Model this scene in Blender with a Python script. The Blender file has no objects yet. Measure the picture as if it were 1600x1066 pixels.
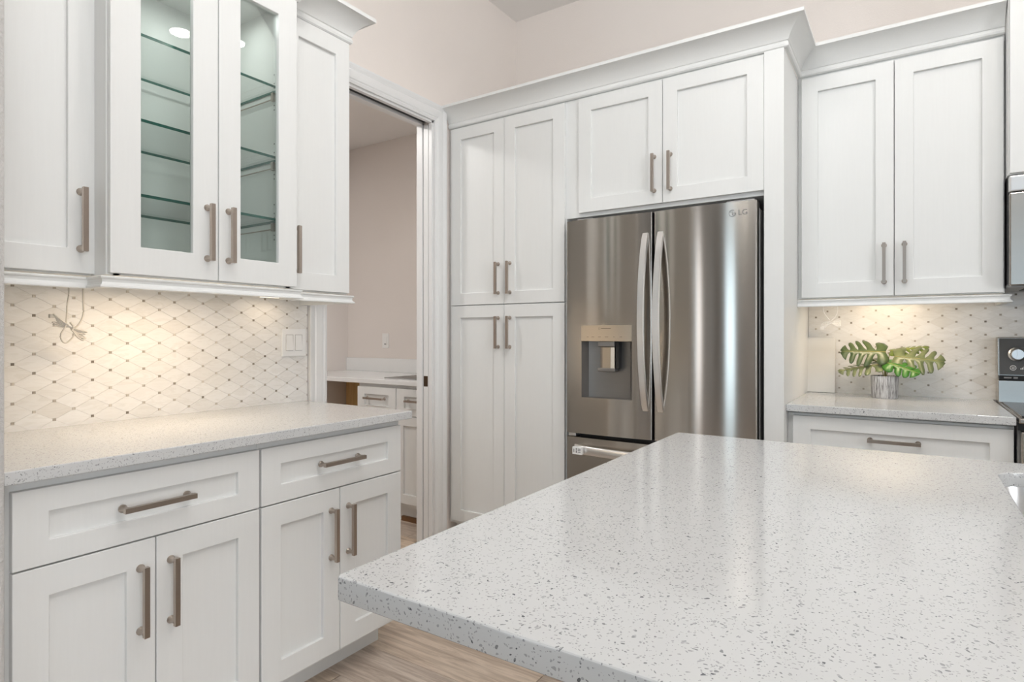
import bpy, bmesh, math, random
from mathutils import Vector, Matrix
random.seed(7)
C = bpy.context.scene.collection
PI = math.pi
S = bpy.context.scene

# ------------------------------------------------------------------ camera
cd = bpy.data.cameras.new('camera'); cam = bpy.data.objects.new('camera', cd); C.objects.link(cam)
cd.sensor_width = 36; cd.lens = 936 * 36 / 1600; cd.shift_y = -9 / 1600; cd.clip_start = 0.02
cam.location = (0, 0, 1.204); cam.rotation_euler = (PI / 2, 0, math.radians(33.53))
S.camera = cam
# ------------------------------------------------------------------ world, view
w = bpy.data.worlds.new('world'); S.world = w; w.use_nodes = True
wn = w.node_tree.nodes; bg = wn['Background']
sky = wn.new('ShaderNodeTexSky'); sky.sky_type = 'HOSEK_WILKIE'; sky.turbidity = 3.0
sky.sun_direction = Vector((0.3, -0.6, 0.75)).normalized()
w.node_tree.links.new(sky.outputs[0], bg.inputs[0]); bg.inputs[1].default_value = 1.2
S.view_settings.view_transform = 'Standard'; S.view_settings.look = 'None'
S.view_settings.gamma = 1.0; S.view_settings.use_curve_mapping = False
S.view_settings.exposure = -0.25

def area(name, loc, rot, sx, sy, power, col, spread=PI, parent=None):
    l = bpy.data.lights.new(name, 'AREA'); l.shape = 'RECTANGLE'; l.size = sx; l.size_y = sy
    l.energy = power; l.color = col; l.spread = spread
    o = bpy.data.objects.new(name, l); C.objects.link(o); o.location = loc; o.rotation_euler = rot
    if parent: o.parent = parent
    return o
DAY = (0.62, 0.82, 1.0); WARM = (1.0, 0.78, 0.54); LAMP = (1.0, 0.965, 0.92)
# daylight entering through the glazing of the living area behind the camera
area('daylight', (-1.53, -4.72, 1.25), (PI / 2, 0, 0), 0.42, 2.2, 17, (.66, .85, 1))
area('daylight', (-2.20, -2.05, 1.3), (PI / 2, 0, -PI / 2), 0.6, 2.0, 13, (.95, .96, 1))
area('daylight', (1.3, -4.72, 1.55), (PI / 2, 0, 0), 2.2, 1.9, 24, DAY)
area('daylight', (4.52, -1.6, 1.5), (PI / 2, 0, PI / 2), 2.4, 1.9, 135, (.92, .955, 1))
# unseen fill lamp added above the island, bounced off the ceiling
area('bounce_fill', (.9, .5, 2.2), Vector((-.38, .34, .86)).to_track_quat('-Z', 'Y').to_euler(), .45, .45, 36, (.98, .98, 1), math.radians(100))
area('upper_fill', (-.55, .46, 3.05), Vector((-.10, .90, -.22)).to_track_quat('-Z', 'Y').to_euler(), .9, .35, 13.5, (.96, .985, 1))  # soft unseen lamp added to lift upper walls and cabinet fronts

# ------------------------------------------------------------------ materials
def newmat(name):
    m = bpy.data.materials.new(name); m.use_nodes = True
    nt = m.node_tree; b = nt.nodes['Principled BSDF']
    return m, nt, b
def N(nt, t, **kw):
    n = nt.nodes.new(t)
    for k, v in kw.items(): setattr(n, k, v)
    return n
def mixc(nt, fac, a, b, mode='MIX'):
    n = nt.nodes.new('ShaderNodeMix'); n.data_type = 'RGBA'; n.blend_type = mode
    for s, v in ((0, fac), (6, a), (7, b)):
        if hasattr(v, 'links'): nt.links.new(v, n.inputs[s])
        else: n.inputs[s].default_value = v if s == 0 else (*v, 1) if len(v) == 3 else v
    return n.outputs[2]
def ramp(nt, src, stops):
    r = nt.nodes.new('ShaderNodeValToRGB'); e = r.color_ramp.elements
    while len(e) < len(stops): e.new(0.5)
    for i, (p, c) in enumerate(stops):
        e[i].position = p; e[i].color = (c, c, c, 1) if isinstance(c, (int, float)) else (*c, 1)
    nt.links.new(src, r.inputs[0]); return r.outputs[0]
def coords(nt, scale=(1, 1, 1), kind='Object'):
    t = N(nt, 'ShaderNodeTexCoord'); mp = N(nt, 'ShaderNodeMapping')
    mp.inputs['Scale'].default_value = scale
    nt.links.new(t.outputs[kind], mp.inputs[0]); return mp.outputs[0]
def noise(nt, vec, scale, detail=3, rough=0.5, dist=0.0):
    n = N(nt, 'ShaderNodeTexNoise'); n.inputs['Scale'].default_value = scale
    n.inputs['Detail'].default_value = detail; n.inputs['Roughness'].default_value = rough
    n.inputs['Distortion'].default_value = dist
    nt.links.new(vec, n.inputs['Vector']); return n.outputs[0]
def bump(nt, b, h, strength, dist=0.002):
    n = N(nt, 'ShaderNodeBump'); n.inputs['Strength'].default_value = strength
    n.inputs['Distance'].default_value = dist
    nt.links.new(h, n.inputs['Height']); nt.links.new(n.outputs[0], b.inputs['Normal'])
def plain(name, col, rough=0.5, metal=0.0, var=0.04, vs=30, spec=0.5):
    m, nt, b = newmat(name)
    v = coords(nt); f = noise(nt, v, vs)
    d = tuple(c * (1 - var) for c in col)
    nt.links.new(mixc(nt, f, d, tuple(min(1, c * (1 + var)) for c in col)), b.inputs['Base Color'])
    b.inputs['Roughness'].default_value = rough; b.inputs['Metallic'].default_value = metal
    b.inputs['Specular IOR Level'].default_value = spec
    return m
def wallpaint(name, col, strength):
    m, nt, b = newmat(name)
    v = coords(nt, kind='Object'); f = noise(nt, v, 3)
    nt.links.new(mixc(nt, f, tuple(c * .97 for c in col), col), b.inputs['Base Color'])
    b.inputs['Roughness'].default_value = 0.85
    bump(nt, b, noise(nt, v, 140, 4, .6), strength, 0.004)
    return m
def emit(name, col, s):
    m, nt, b = newmat(name)
    b.inputs['Base Color'].default_value = (.9, .9, .9, 1)
    b.inputs['Emission Color'].default_value = (*col, 1); b.inputs['Emission Strength'].default_value = s
    return m

def cabinet_paint():
    m, nt, b = newmat('cabinet_white')
    v = coords(nt, (60, 60, 3)); f = noise(nt, v, 3, 4)
    nt.links.new(mixc(nt, f, (.79, .795, .78), (.82, .825, .81)), b.inputs['Base Color'])
    b.inputs['Roughness'].default_value = 0.38
    bump(nt, b, f, 0.06, 0.001)
    return m
def quartz():
    m, nt, b = newmat('quartz')
    tc = N(nt, 'ShaderNodeTexCoord')
    nz = N(nt, 'ShaderNodeTexNoise'); nz.inputs['Scale'].default_value = 70; nz.inputs['Detail'].default_value = 1
    nt.links.new(tc.outputs['Object'], nz.inputs['Vector'])
    mad = N(nt, 'ShaderNodeVectorMath', operation='MULTIPLY_ADD')
    nt.links.new(nz.outputs[1], mad.inputs[0]); mad.inputs[1].default_value = (.016, .016, .016)
    nt.links.new(tc.outputs['Object'], mad.inputs[2])
    col = None; base = (.62, .625, .62)
    cur = base
    for scale, thr, rad, dark in ((130, .82, .21, (.12, .125, .135)), (185, .45, .26, (.25, .255, .26)), (280, .28, .36, (.38, .38, .385))):
        vo = N(nt, 'ShaderNodeTexVoronoi'); vo.inputs['Scale'].default_value = scale
        nt.links.new(mad.outputs[0], vo.inputs['Vector'])
        sep = N(nt, 'ShaderNodeSeparateColor'); nt.links.new(vo.outputs['Color'], sep.inputs[0])
        a = N(nt, 'ShaderNodeMath', operation='GREATER_THAN'); nt.links.new(sep.outputs[0], a.inputs[0]); a.inputs[1].default_value = thr
        rr = N(nt, 'ShaderNodeMath', operation='MULTIPLY'); nt.links.new(sep.outputs[1], rr.inputs[0]); rr.inputs[1].default_value = rad * 1.25
        d = N(nt, 'ShaderNodeMath', operation='LESS_THAN'); nt.links.new(vo.outputs['Distance'], d.inputs[0]); nt.links.new(rr.outputs[0], d.inputs[1])
        mu = N(nt, 'ShaderNodeMath', operation='MULTIPLY'); nt.links.new(a.outputs[0], mu.inputs[0]); nt.links.new(d.outputs[0], mu.inputs[1])
        cur = mixc(nt, mu.outputs[0], cur, dark)
    nt.links.new(cur, b.inputs['Base Color'])
    b.inputs['Roughness'].default_value = 0.10
    b.inputs['Specular IOR Level'].default_value = 0.5
    return m
def marble():
    m, nt, b = newmat('marble_tile')
    oi = N(nt, 'ShaderNodeObjectInfo')
    tc = N(nt, 'ShaderNodeTexCoord')
    off = N(nt, 'ShaderNodeVectorMath', operation='MULTIPLY_ADD')
    nt.links.new(oi.outputs['Random'], off.inputs[0]); off.inputs[1].default_value = (37, 23, 51)
    nt.links.new(tc.outputs['Object'], off.inputs[2])
    mp = N(nt, 'ShaderNodeMapping'); mp.inputs['Scale'].default_value = (7, 7, 26); mp.inputs['Rotation'].default_value = (0.1, .25, .1)
    nt.links.new(off.outputs[0], mp.inputs[0])
    f = noise(nt, mp.outputs[0], 1.6, 4, .55, .8)
    vein = ramp(nt, f, [(0.35, (.82, .805, .78)), (0.5, (.85, .84, .82)), (0.62, (.79, .775, .745)), (0.72, (.86, .85, .83))])
    tone = ramp(nt, oi.outputs['Random'], [(0.0, (.95, .945, .935)), (0.6, (1, 1, 1)), (0.9, (1, 1, 1)), (1.0, (.90, .885, .86))])
    nt.links.new(mixc(nt, 1.0, vein, tone, 'MULTIPLY'), b.inputs['Base Color'])
    b.inputs['Roughness'].default_value = 0.28
    return m
def plank_mat(name, wet=0):
    m, nt, b = newmat(name)
    oi = N(nt, 'ShaderNodeObjectInfo'); tc = N(nt, 'ShaderNodeTexCoord')
    off = N(nt, 'ShaderNodeVectorMath', operation='MULTIPLY_ADD')
    nt.links.new(oi.outputs['Random'], off.inputs[0]); off.inputs[1].default_value = (13, 41, 7)
    nt.links.new(tc.outputs['Object'], off.inputs[2])
    mp = N(nt, 'ShaderNodeMapping'); mp.inputs['Scale'].default_value = (2.2, 26, 10)
    nt.links.new(off.outputs[0], mp.inputs[0])
    f = noise(nt, mp.outputs[0], 1.5, 6, .62, .6)
    g = ramp(nt, f, [(0.28, (.34, .26, .21)), (0.47, (.52, .43, .355)), (0.6, (.68, .585, .50)), (0.75, (.48, .39, .32))])
    tone = ramp(nt, oi.outputs['Random'], [(0, (.82, .80, .78)), (.5, (1, 1, 1)), (1, (1.0, .93, .82))])
    nt.links.new(mixc(nt, 1.0, g, tone, 'MULTIPLY'), b.inputs['Base Color'])
    b.inputs['Roughness'].default_value = 0.42
    bump(nt, b, f, 0.12, 0.002)
    return m
def steel(name, col, rough, aniso, axis='Z', scale=(2, 2, 700), var=.05):
    m, nt, b = newmat(name)
    f = noise(nt, coords(nt, scale), 1.0, 2)
    nt.links.new(mixc(nt, f, tuple(c * (1 - var) for c in col), tuple(c * (1 + var) for c in col)), b.inputs['Base Color'])
    b.inputs['Metallic'].default_value = 1.0; b.inputs['Roughness'].default_value = rough
    if aniso:
        b.inputs['Anisotropic'].default_value = aniso
        t = N(nt, 'ShaderNodeTangent'); t.direction_type = 'RADIAL'; t.axis = axis
        nt.links.new(t.outputs[0], b.inputs['Tangent']); b.inputs['Anisotropic Rotation'].default_value = .25
    return m
def thinglass(name, tint, rough=0.0, f0=.5):
    m = bpy.data.materials.new(name); m.use_nodes = True; nt = m.node_tree
    nt.nodes.clear()
    out = N(nt, 'ShaderNodeOutputMaterial'); mx = N(nt, 'ShaderNodeMixShader')
    tr = N(nt, 'ShaderNodeBsdfTransparent'); gl = N(nt, 'ShaderNodeBsdfGlossy'); fr = N(nt, 'ShaderNodeFresnel')
    fr.inputs[0].default_value = 1.5
    f = noise(nt, coords(nt), 2)
    nt.links.new(mixc(nt, f, tuple(c * .985 for c in tint), tint), tr.inputs[0])
    gl.inputs['Roughness'].default_value = rough
    mul = N(nt, 'ShaderNodeMath', operation='MULTIPLY'); mul.inputs[1].default_value = f0; nt.links.new(fr.outputs[0], mul.inputs[0])
    nt.links.new(mul.outputs[0], mx.inputs[0]); nt.links.new(tr.outputs[0], mx.inputs[1]); nt.links.new(gl.outputs[0], mx.inputs[2])
    nt.links.new(mx.outputs[0], out.inputs[0]); return m
def potmat():
    m, nt, b = newmat('whitewashed_pot')
    f = noise(nt, coords(nt, (130, 130, 9)), 1.5, 4, .7)
    nt.links.new(ramp(nt, f, [(0.38, (.20, .19, .19)), (0.49, (.48, .47, .465)), (0.62, (.70, .70, .70))]), b.inputs['Base Color'])
    b.inputs['Roughness'].default_value = .8; bump(nt, b, f, .6, .003); return m
def leafmat(name, a, c):
    m, nt, b = newmat(name)
    f = noise(nt, coords(nt), 28, 3)
    nt.links.new(mixc(nt, f, a, c), b.inputs['Base Color'])
    b.inputs['Roughness'].default_value = .32; return m
def plywood():
    m, nt, b = newmat('raw_plywood')
    f = noise(nt, coords(nt, (30, 30, 2)), 2, 5, .6)
    nt.links.new(ramp(nt, f, [(.3, (.62, .40, .16)), (.6, (.76, .52, .24)), (.8, (.68, .45, .19))]), b.inputs['Base Color'])
    b.inputs['Roughness'].default_value = .6; return m

CAB = cabinet_paint(); QUARTZ = quartz(); MARBLE = marble(); PLANK = plank_mat('plank')
TRIM = plain('trim_white', (.82, .82, .815), .35, var=.015)
WALL = wallpaint('wall_beige', (.885, .82, .77), .25)
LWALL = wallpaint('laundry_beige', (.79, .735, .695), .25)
CEIL = wallpaint('ceiling_white', (.88, .855, .83), .2)
REARW = wallpaint('dimmed_wall', (.46, .43, .40), .25)  # wall colour darkened so the room behind mirrors as dim
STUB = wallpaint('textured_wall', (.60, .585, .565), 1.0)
GROUT = plain('grout', (.76, .735, .69), .9)
ACCENT, _nt, _b = newmat('accent_stone')
_wn = N(_nt, 'ShaderNodeTexNoise'); _wn.inputs['Scale'].default_value = 21; _wn.inputs['Detail'].default_value = 2
_nt.links.new(coords(_nt), _wn.inputs['Vector'])
_nt.links.new(ramp(_nt, _wn.outputs[0], [(.36, (.20, .17, .135)), (.5, (.42, .375, .32)), (.62, (.66, .61, .54))]), _b.inputs['Base Color'])
_b.inputs['Roughness'].default_value = .35
SLAB = plain('floor_slab', (.20, .16, .125), .7)
NICKEL = steel('brushed_nickel', (.46, .40, .35), .30, 0, scale=(300, 300, 300))
STEEL = steel('stainless', (.455, .42, .38), .17, 1.0)
STEELH = steel('stainless_bright', (.84, .835, .825), .30, .3)
STEELD = plain('grey_side', (.30, .30, .295), .38, .25, var=.02)
SATIN = steel('satin_recess', (.27, .26, .25), .45, 0)
BLACK = plain('black_plastic', (.012, .012, .012), .4)
DARKG = plain('dark_gasket', (.03, .03, .03), .6)
WHITEP = plain('white_plastic', (.83, .82, .80), .35, var=.01)
PAPER = plain('label_paper', (.85, .85, .84), .6, var=.01)
GREYINK = plain('grey_ink', (.22, .22, .22), .6)
BROWNINK = plain('brown_ink', (.20, .16, .12), .5)
GLASS = thinglass('pane_glass', (.935, .968, .95), f0=.75)
SHELFG = thinglass('shelf_glass', (.985, .995, .99), f0=.28)
SHELFE = plain('green_glass_edge', (.008, .11, .085), .15)
BGLASS = plain('black_glass', (.01, .01, .011), .06)
BRONZE = plain('dark_bronze', (.10, .065, .04), .4, .8)
LEDON = emit('led_bar', (1.0, .84, .62), 3)
DISCON = emit('downlight_disc', (1.0, .95, .88), 8)
PUCK = emit('added_puck_lens', (1, 1, .97), 2)
WINFR = plain('window_frame', (.8, .8, .8), .4)
LEAF1 = leafmat('leaf_green', (.030, .062, .018), (.115, .15, .06))
LEAF2 = leafmat('leaf_bright', (.09, .15, .02), (.22, .28, .05))
LEAF3 = leafmat('leaf_pale', (.07, .10, .035), (.24, .27, .13))
LEAF4 = leafmat('leaf_vivid', (.03, .12, .012), (.07, .24, .03))
STEMM = plain('stem_olive', (.38, .33, .10), .5)
SOIL = plain('dark_moss', (.10, .075, .045), .9, var=.4)
POT = potmat(); PLY = plywood()

# ------------------------------------------------------------------ helpers
def mk(name, bm, mat, parent=None, bevel=0.0, smooth=0.0, seg=2):
    bmesh.ops.recalc_face_normals(bm, faces=bm.faces)
    me = bpy.data.meshes.new(name); bm.to_mesh(me); bm.free()
    return link(name, me, mat, parent, bevel, smooth, seg)
def link(name, me, mat, parent=None, bevel=0.0, smooth=0.0, seg=2):
    for mm in (mat if isinstance(mat, (list, tuple)) else [mat]): me.materials.append(mm)
    if smooth:
        me.polygons.foreach_set('use_smooth', [True] * len(me.polygons)); me.set_sharp_from_angle(angle=smooth)
    o = bpy.data.objects.new(name, me); C.objects.link(o)
    if parent: o.parent = parent
    if bevel:
        b = o.modifiers.new('bevel', 'BEVEL'); b.width = bevel; b.segments = seg; b.limit_method = 'ANGLE'; b.angle_limit = math.radians(40)
    return o
def thing(name, label, cat, loc=(0, 0, 0), rotz=0, group=None):
    o = bpy.data.objects.new(name, None); C.objects.link(o); o.empty_display_size = .1
    o.location = loc; o.rotation_euler = (0, 0, rotz); tag(o, label, cat, group); return o
def tag(o, label, cat, group=None):
    o['label'] = label; o['category'] = cat
    if group: o['group'] = group
    return o
def struct(o, label, cat):
    o['kind'] = 'structure'; o['label'] = label; o['category'] = cat; return o
def bx(bm, x0, x1, y0, y1, z0, z1):
    v = [bm.verts.new(p) for p in ((x0, y0, z0), (x1, y0, z0), (x1, y1, z0), (x0, y1, z0), (x0, y0, z1), (x1, y0, z1), (x1, y1, z1), (x0, y1, z1))]
    for f in ((0, 3, 2, 1), (4, 5, 6, 7), (0, 1, 5, 4), (1, 2, 6, 5), (2, 3, 7, 6), (3, 0, 4, 7)): bm.faces.new([v[i] for i in f])
def BX(*a):
    bm = bmesh.new(); bx(bm, *a); return bm
def BXS(*boxes):
    bm = bmesh.new()
    for b in boxes: bx(bm, *b)
    return bm
def prism(bm, pts, axis, a, b):
    """extrude a 2D polygon along axis between a and b; pts give the other two coordinates in order"""
    def P(p, t):
        return (t, p[0], p[1]) if axis == 'x' else (p[0], t, p[1]) if axis == 'y' else (p[0], p[1], t)
    va = [bm.verts.new(P(p, a)) for p in pts]; vb = [bm.verts.new(P(p, b)) for p in pts]
    n = len(pts)
    bm.faces.new(va); bm.faces.new(vb[::-1])
    for i in range(n): bm.faces.new((va[i], va[(i + 1) % n], vb[(i + 1) % n], vb[i]))
def tube(bm, pts, r, n=8, cap=True, flat=1.0):
    pts = [Vector(p) for p in pts]; rings = []
    up = Vector((0, 0, 1))
    for i, p in enumerate(pts):
        d = (pts[min(i + 1, len(pts) - 1)] - pts[max(i - 1, 0)]).normalized()
        s = d.cross(up)
        if s.length < .05: s = d.cross(Vector((1, 0, 0)))
        s.normalize(); t = s.cross(d).normalized()
        rr = r[i] if isinstance(r, (list, tuple)) else r
        rings.append([bm.verts.new(p + s * math.cos(a) * rr + t * math.sin(a) * rr * flat) for a in [2 * PI * k / n for k in range(n)]])
    for A, B in zip(rings, rings[1:]):
        for k in range(n): bm.faces.new((A[k], A[(k + 1) % n], B[(k + 1) % n], B[k]))
    if cap: bm.faces.new(rings[0]); bm.faces.new(rings[-1][::-1])
def lathe(bm, prof, n=28, c=(0, 0), close=True):
    rings = []
    for r, z in prof:
        rings.append([bm.verts.new((c[0] + r * math.cos(2 * PI * k / n), c[1] + r * math.sin(2 * PI * k / n), z)) for k in range(n)])
    for A, B in zip(rings, rings[1:]):
        for k in range(n): bm.faces.new((A[k], A[(k + 1) % n], B[(k + 1) % n], B[k]))
    if close: bm.faces.new(rings[0]); bm.faces.new(rings[-1][::-1])
def sweep(bm, path, prof):
    """profile (out, z) swept along a plan path; out is to the right of travel, corners mitred"""
    P = [Vector(p) for p in path]; nrm = []
    for a, b in zip(P, P[1:]):
        d = (b - a).normalized(); nrm.append(Vector((d.y, -d.x)))
    rings = []
    for i, p in enumerate(P):
        n1 = nrm[max(i - 1, 0)]; n2 = nrm[min(i, len(nrm) - 1)]
        m = (n1 + n2) / (1 + n1.dot(n2))
        rings.append([bm.verts.new((p.x + m.x * o, p.y + m.y * o, z)) for o, z in prof])
    k = len(prof)
    for A, B in zip(rings, rings[1:]):
        for j in range(k): bm.faces.new((A[j], A[(j + 1) % k], B[(j + 1) % k], B[j]))
    bm.faces.new(rings[0]); bm.faces.new(rings[-1][::-1])
def text(name, body, size, mat, parent, loc, rot=(PI / 2, 0, 0), ext=.0004):
    cu = bpy.data.curves.new(name, 'FONT'); cu.body = body; cu.size = size; cu.extrude = ext
    cu.align_x = 'CENTER'; cu.align_y = 'CENTER'; cu.materials.append(mat)
    t = bpy.data.objects.new('t', cu); C.objects.link(t)
    me = bpy.data.meshes.new_from_object(t.evaluated_get(bpy.context.evaluated_depsgraph_get())); bpy.data.objects.remove(t)
    o = bpy.data.objects.new(name, me); C.objects.link(o); o.parent = parent; o.location = loc; o.rotation_euler = rot
    return o

# ================================================================== THE SETTING
XL = -2.245          # plaster of the left wall; tiles stand 6 mm proud of it
YB = 3.436           # plaster of the back wall
ZC = 3.35
o = mk('wall_left', BXS((-2.36, XL, .3305, 1.825, 0, ZC), (-2.36, XL, 2.582, 3.56, 0, ZC), (-2.36, XL, 1.825, 2.582, 2.425, ZC)), WALL)
wall_left = struct(o, 'beige left wall with a doorway beside the hutch counter', 'wall')
struct(mk('wall_den', BXS((-2.36, XL, -1.75, .33, 0, ZC), (-2.36, XL, -4.8, -2.35, 0, ZC), (-2.36, XL, -2.35, -1.75, 0, .3), (-2.36, XL, -2.35, -1.75, 2.3, ZC)), REARW), 'beige left wall of the living area behind the camera, darkened to look dim', 'wall')
wall_back = struct(mk('wall_back', BX(-2.36, 4.72, YB, YB + .12, 0, ZC), WALL), 'beige back wall behind refrigerator and range', 'wall')
wall_near = struct(mk('wall_near', BX(-2.244, -1.572, .33, .4585, 0, ZC), STUB, bevel=.008), 'textured end of short wall at left picture edge', 'wall')
struct(mk('wall_rear', BXS((-2.36, -1.74, -4.92, -4.8, 0, ZC), (-1.32, .1, -4.92, -4.8, 0, ZC), (2.5, 4.72, -4.92, -4.8, 0, ZC), (-1.74, -1.32, -4.92, -4.8, 2.4, ZC),
     (.1, 2.5, -4.92, -4.8, 0, .5), (.1, 2.5, -4.92, -4.8, 2.55, ZC)), REARW), 'beige wall of the living area behind the camera, darkened to look dim', 'wall')
struct(mk('wall_right', BXS((4.6, 4.72, -4.8, -2.9, 0, ZC), (4.6, 4.72, -.3, YB, 0, ZC), (4.6, 4.72, -2.9, -.3, 0, .5), (4.6, 4.72, -2.9, -.3, 2.55, ZC)), WALL), 'beige wall on the far right side', 'wall')
struct(mk('ceiling', BX(-2.36, 4.72, -4.92, YB + .12, ZC, ZC + .1), CEIL), 'high pale kitchen ceiling above the cabinets', 'ceiling')
for i, (x0, x1, z0, z1, nm) in enumerate(((-1.74, -1.32, .02, 2.4, 1), (.1, 2.5, .5, 2.55, 3))):
    bm = BXS((x0, x0 + .05, -4.9, -4.82, z0, z1), (x1 - .05, x1, -4.9, -4.82, z0, z1), (x0, x1, -4.9, -4.82, z1 - .05, z1), (x0, x1, -4.9, -4.82, z0, z0 + .05))
    for k in range(1, nm): bx(bm, x0 + (x1 - x0) * k / nm - .025, x0 + (x1 - x0) * k / nm + .025, -4.9, -4.82, z0, z1)
    wnd = struct(mk('window_%d' % (i + 1), bm, WINFR), 'white framed window in the wall behind the camera', 'window')
    mk('pane', BX(x0 + .05, x1 - .05, -4.865, -4.86, z0 + .05, z1 - .05), GLASS, wnd)
wnd = struct(mk('window_3', BXS((4.62, 4.7, -2.9, -2.85, .5, 2.55), (4.62, 4.7, -.35, -.3, .5, 2.55), (4.62, 4.7, -2.9, -.3, 2.5, 2.55), (4.62, 4.7, -2.9, -.3, .5, .55), (4.62, 4.7, -1.62, -1.58, .5, 2.55)), WINFR), 'white framed window in the right side wall', 'window')
mk('pane', BX(4.655, 4.66, -2.85, -.35, .55, 2.5), GLASS, wnd)
wnd = struct(mk('window_4', BXS((-2.34, -2.26, -2.35, -2.30, .3, 2.3), (-2.34, -2.26, -1.80, -1.75, .3, 2.3), (-2.34, -2.26, -2.30, -1.80, 2.25, 2.3), (-2.34, -2.26, -2.30, -1.80, .3, .35)), WINFR), 'white framed narrow window in the left wall behind the camera', 'window')
mk('pane', BX(-2.305, -2.30, -2.30, -1.80, .35, 2.25), GLASS, wnd)
# laundry room shell beyond the doorway
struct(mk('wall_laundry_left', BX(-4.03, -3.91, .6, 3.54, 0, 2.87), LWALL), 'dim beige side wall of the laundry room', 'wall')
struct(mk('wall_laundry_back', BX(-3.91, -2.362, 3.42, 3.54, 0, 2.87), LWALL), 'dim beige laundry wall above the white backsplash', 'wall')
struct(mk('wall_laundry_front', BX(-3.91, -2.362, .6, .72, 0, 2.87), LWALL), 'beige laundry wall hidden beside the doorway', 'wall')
struct(mk('ceiling_laundry', BX(-3.91, -2.362, .72, 3.42, 2.75, 2.87), CEIL), 'shadowed low laundry ceiling seen through doorway', 'ceiling')

# floor with separate wood-look planks
floor = struct(mk('floor', BX(-4.03, 4.72, -4.92, 3.56, -.06, -.004), SLAB), 'grey brown wood plank floor', 'floor')
pl_bm = BX(-.6085, .6085, -.0993, .0993, -.006, 0)
pl_me = bpy.data.meshes.new('plank'); pl_bm.to_mesh(pl_me); pl_bm.free(); pl_me.materials.append(PLANK)
rows = [1.732 + .2 * k for k in range(-15, 9)]
offs = [0, .41, .83, .2, .62, 1.02]
for r, y in enumerate(rows):
    k0 = r - 15
    j = -1.078 + offs[k0 % 6]
    for c in range(-3, 4):
        x = j + .61 + c * 1.22
        if x > 2.7 or x < -4.4: continue
        lo, hi = x - .6085, x + .6085
        if y + .0993 > 3.42: continue
        if lo < -3.9 or (lo < -2.36 and y < .6):
            left = -3.9 if y > .6 else -2.36
            if hi - left < .1: continue
            o = mk('plank', BX(max(lo, left) - x, hi - x, -.0993, .0993, -.006, 0), PLANK, floor)
        else:
            o = bpy.data.objects.new('plank', pl_me); C.objects.link(o); o.parent = floor
        o.location = (x, y, 0)

# ---- mosaic: long marble lozenges with small stone squares at their meeting points
TA, TB, DOT = .1056, .0594, .0041
def lozenge():
    ha, hb, s = TA / 2 * .987, TB / 2 * .987, DOT + .0004
    k = hb / ha
    zx = hb - k * s          # height of the side at |x| = s
    L = ha * (1 - 0) - 0
    xe = TA / 2 - s; ze = k * (ha - xe)
    return [(-xe, ze), (-s, zx), (-s, TB / 2 - s), (s, TB / 2 - s), (s, zx), (xe, ze), (xe, -ze), (s, -zx), (s, -(TB / 2 - s)), (-s, -(TB / 2 - s)), (-s, -zx), (-xe, -ze)]
def clip(poly, x0, x1, z0, z1):
    for ax, lim, sg in ((0, x0, 1), (0, x1, -1), (1, z0, 1), (1, z1, -1)):
        out = []
        for i in range(len(poly)):
            a, b = poly[i - 1], poly[i]
            ia, ib = (a[ax] - lim) * sg >= 0, (b[ax] - lim) * sg >= 0
            if ia != ib:
                t = (lim - a[ax]) / (b[ax] - a[ax]); out.append(tuple(a[k] + t * (b[k] - a[k]) for k in (0, 1)))
            if ib: out.append(b)
        poly = out
        if not poly: return []
    q = []
    for p in poly:
        if not q or abs(p[0] - q[-1][0]) + abs(p[1] - q[-1][1]) > 1e-5: q.append(p)
    if len(q) > 1 and abs(q[0][0] - q[-1][0]) + abs(q[0][1] - q[-1][1]) < 1e-5: q.pop()
    return q
def mosaic(parent, u0, u1, z0, z1, ud, zd, place, rotz, skip=None):
    base = lozenge(); bm = bmesh.new(); prism(bm, base, 'y', -.006, 0); bmesh.ops.recalc_face_normals(bm, faces=bm.faces)
    me = bpy.data.meshes.new('tile'); bm.to_mesh(me); bm.free(); me.materials.append(MARBLE)
    dots = bmesh.new(); M = Matrix.Rotation(rotz, 4, 'Z')
    i0, i1 = int((u0 - ud) / (TA / 2)) - 2, int((u1 - ud) / (TA / 2)) + 2
    j0, j1 = int((z0 - zd) / (TB / 2)) - 2, int((z1 - zd) / (TB / 2)) + 2
    for i in range(i0, i1 + 1):
        for j in range(j0, j1 + 1):
            u, z = ud + i * TA / 2, zd + j * TB / 2
            if (i + j) % 2 == 0:
                a, b, c, d = max(u - DOT, u0), min(u + DOT, u1), max(z - DOT, z0), min(z + DOT, z1)
                if b - a > .002 and d - c > .002 and not (skip and skip(u, z)): bx(dots, a, b, -.0062, 0, c, d)
                continue
            if skip and skip(u, z): continue
            w = [(u + p[0], z + p[1]) for p in base]
            if min(p[0] for p in w) >= u0 and max(p[0] for p in w) <= u1 and min(p[1] for p in w) >= z0 and max(p[1] for p in w) <= z1:
                o = bpy.data.objects.new('tile', me); C.objects.link(o); o.parent = parent
            else:
                q = clip(w, u0, u1, z0, z1)
                if len(q) < 3: continue
                ar = abs(sum(q[k - 1][0] * q[k][1] - q[k][0] * q[k - 1][1] for k in range(len(q)))) / 2
                if ar < 2e-5: continue
                b2 = bmesh.new(); prism(b2, [(p[0] - u, p[1] - z) for p in q], 'y', -.006, 0)
                o = mk('tile', b2, MARBLE, parent)
            o.location = place(u, z); o.rotation_euler = (0, 0, rotz)
    for v in dots.verts:
        co = v.co.copy(); p = Vector(place(co.x, co.z)); v.co = p + M @ Vector((0, co.y, 0))
    o = mk('accent_squares', dots, ACCENT, parent); o['kind'] = 'stuff'
mosaic(wall_left, .460, 1.724, .914, 1.372, .6694, 1.2947, lambda u, z: (XL, u, z), PI / 2)
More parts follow.
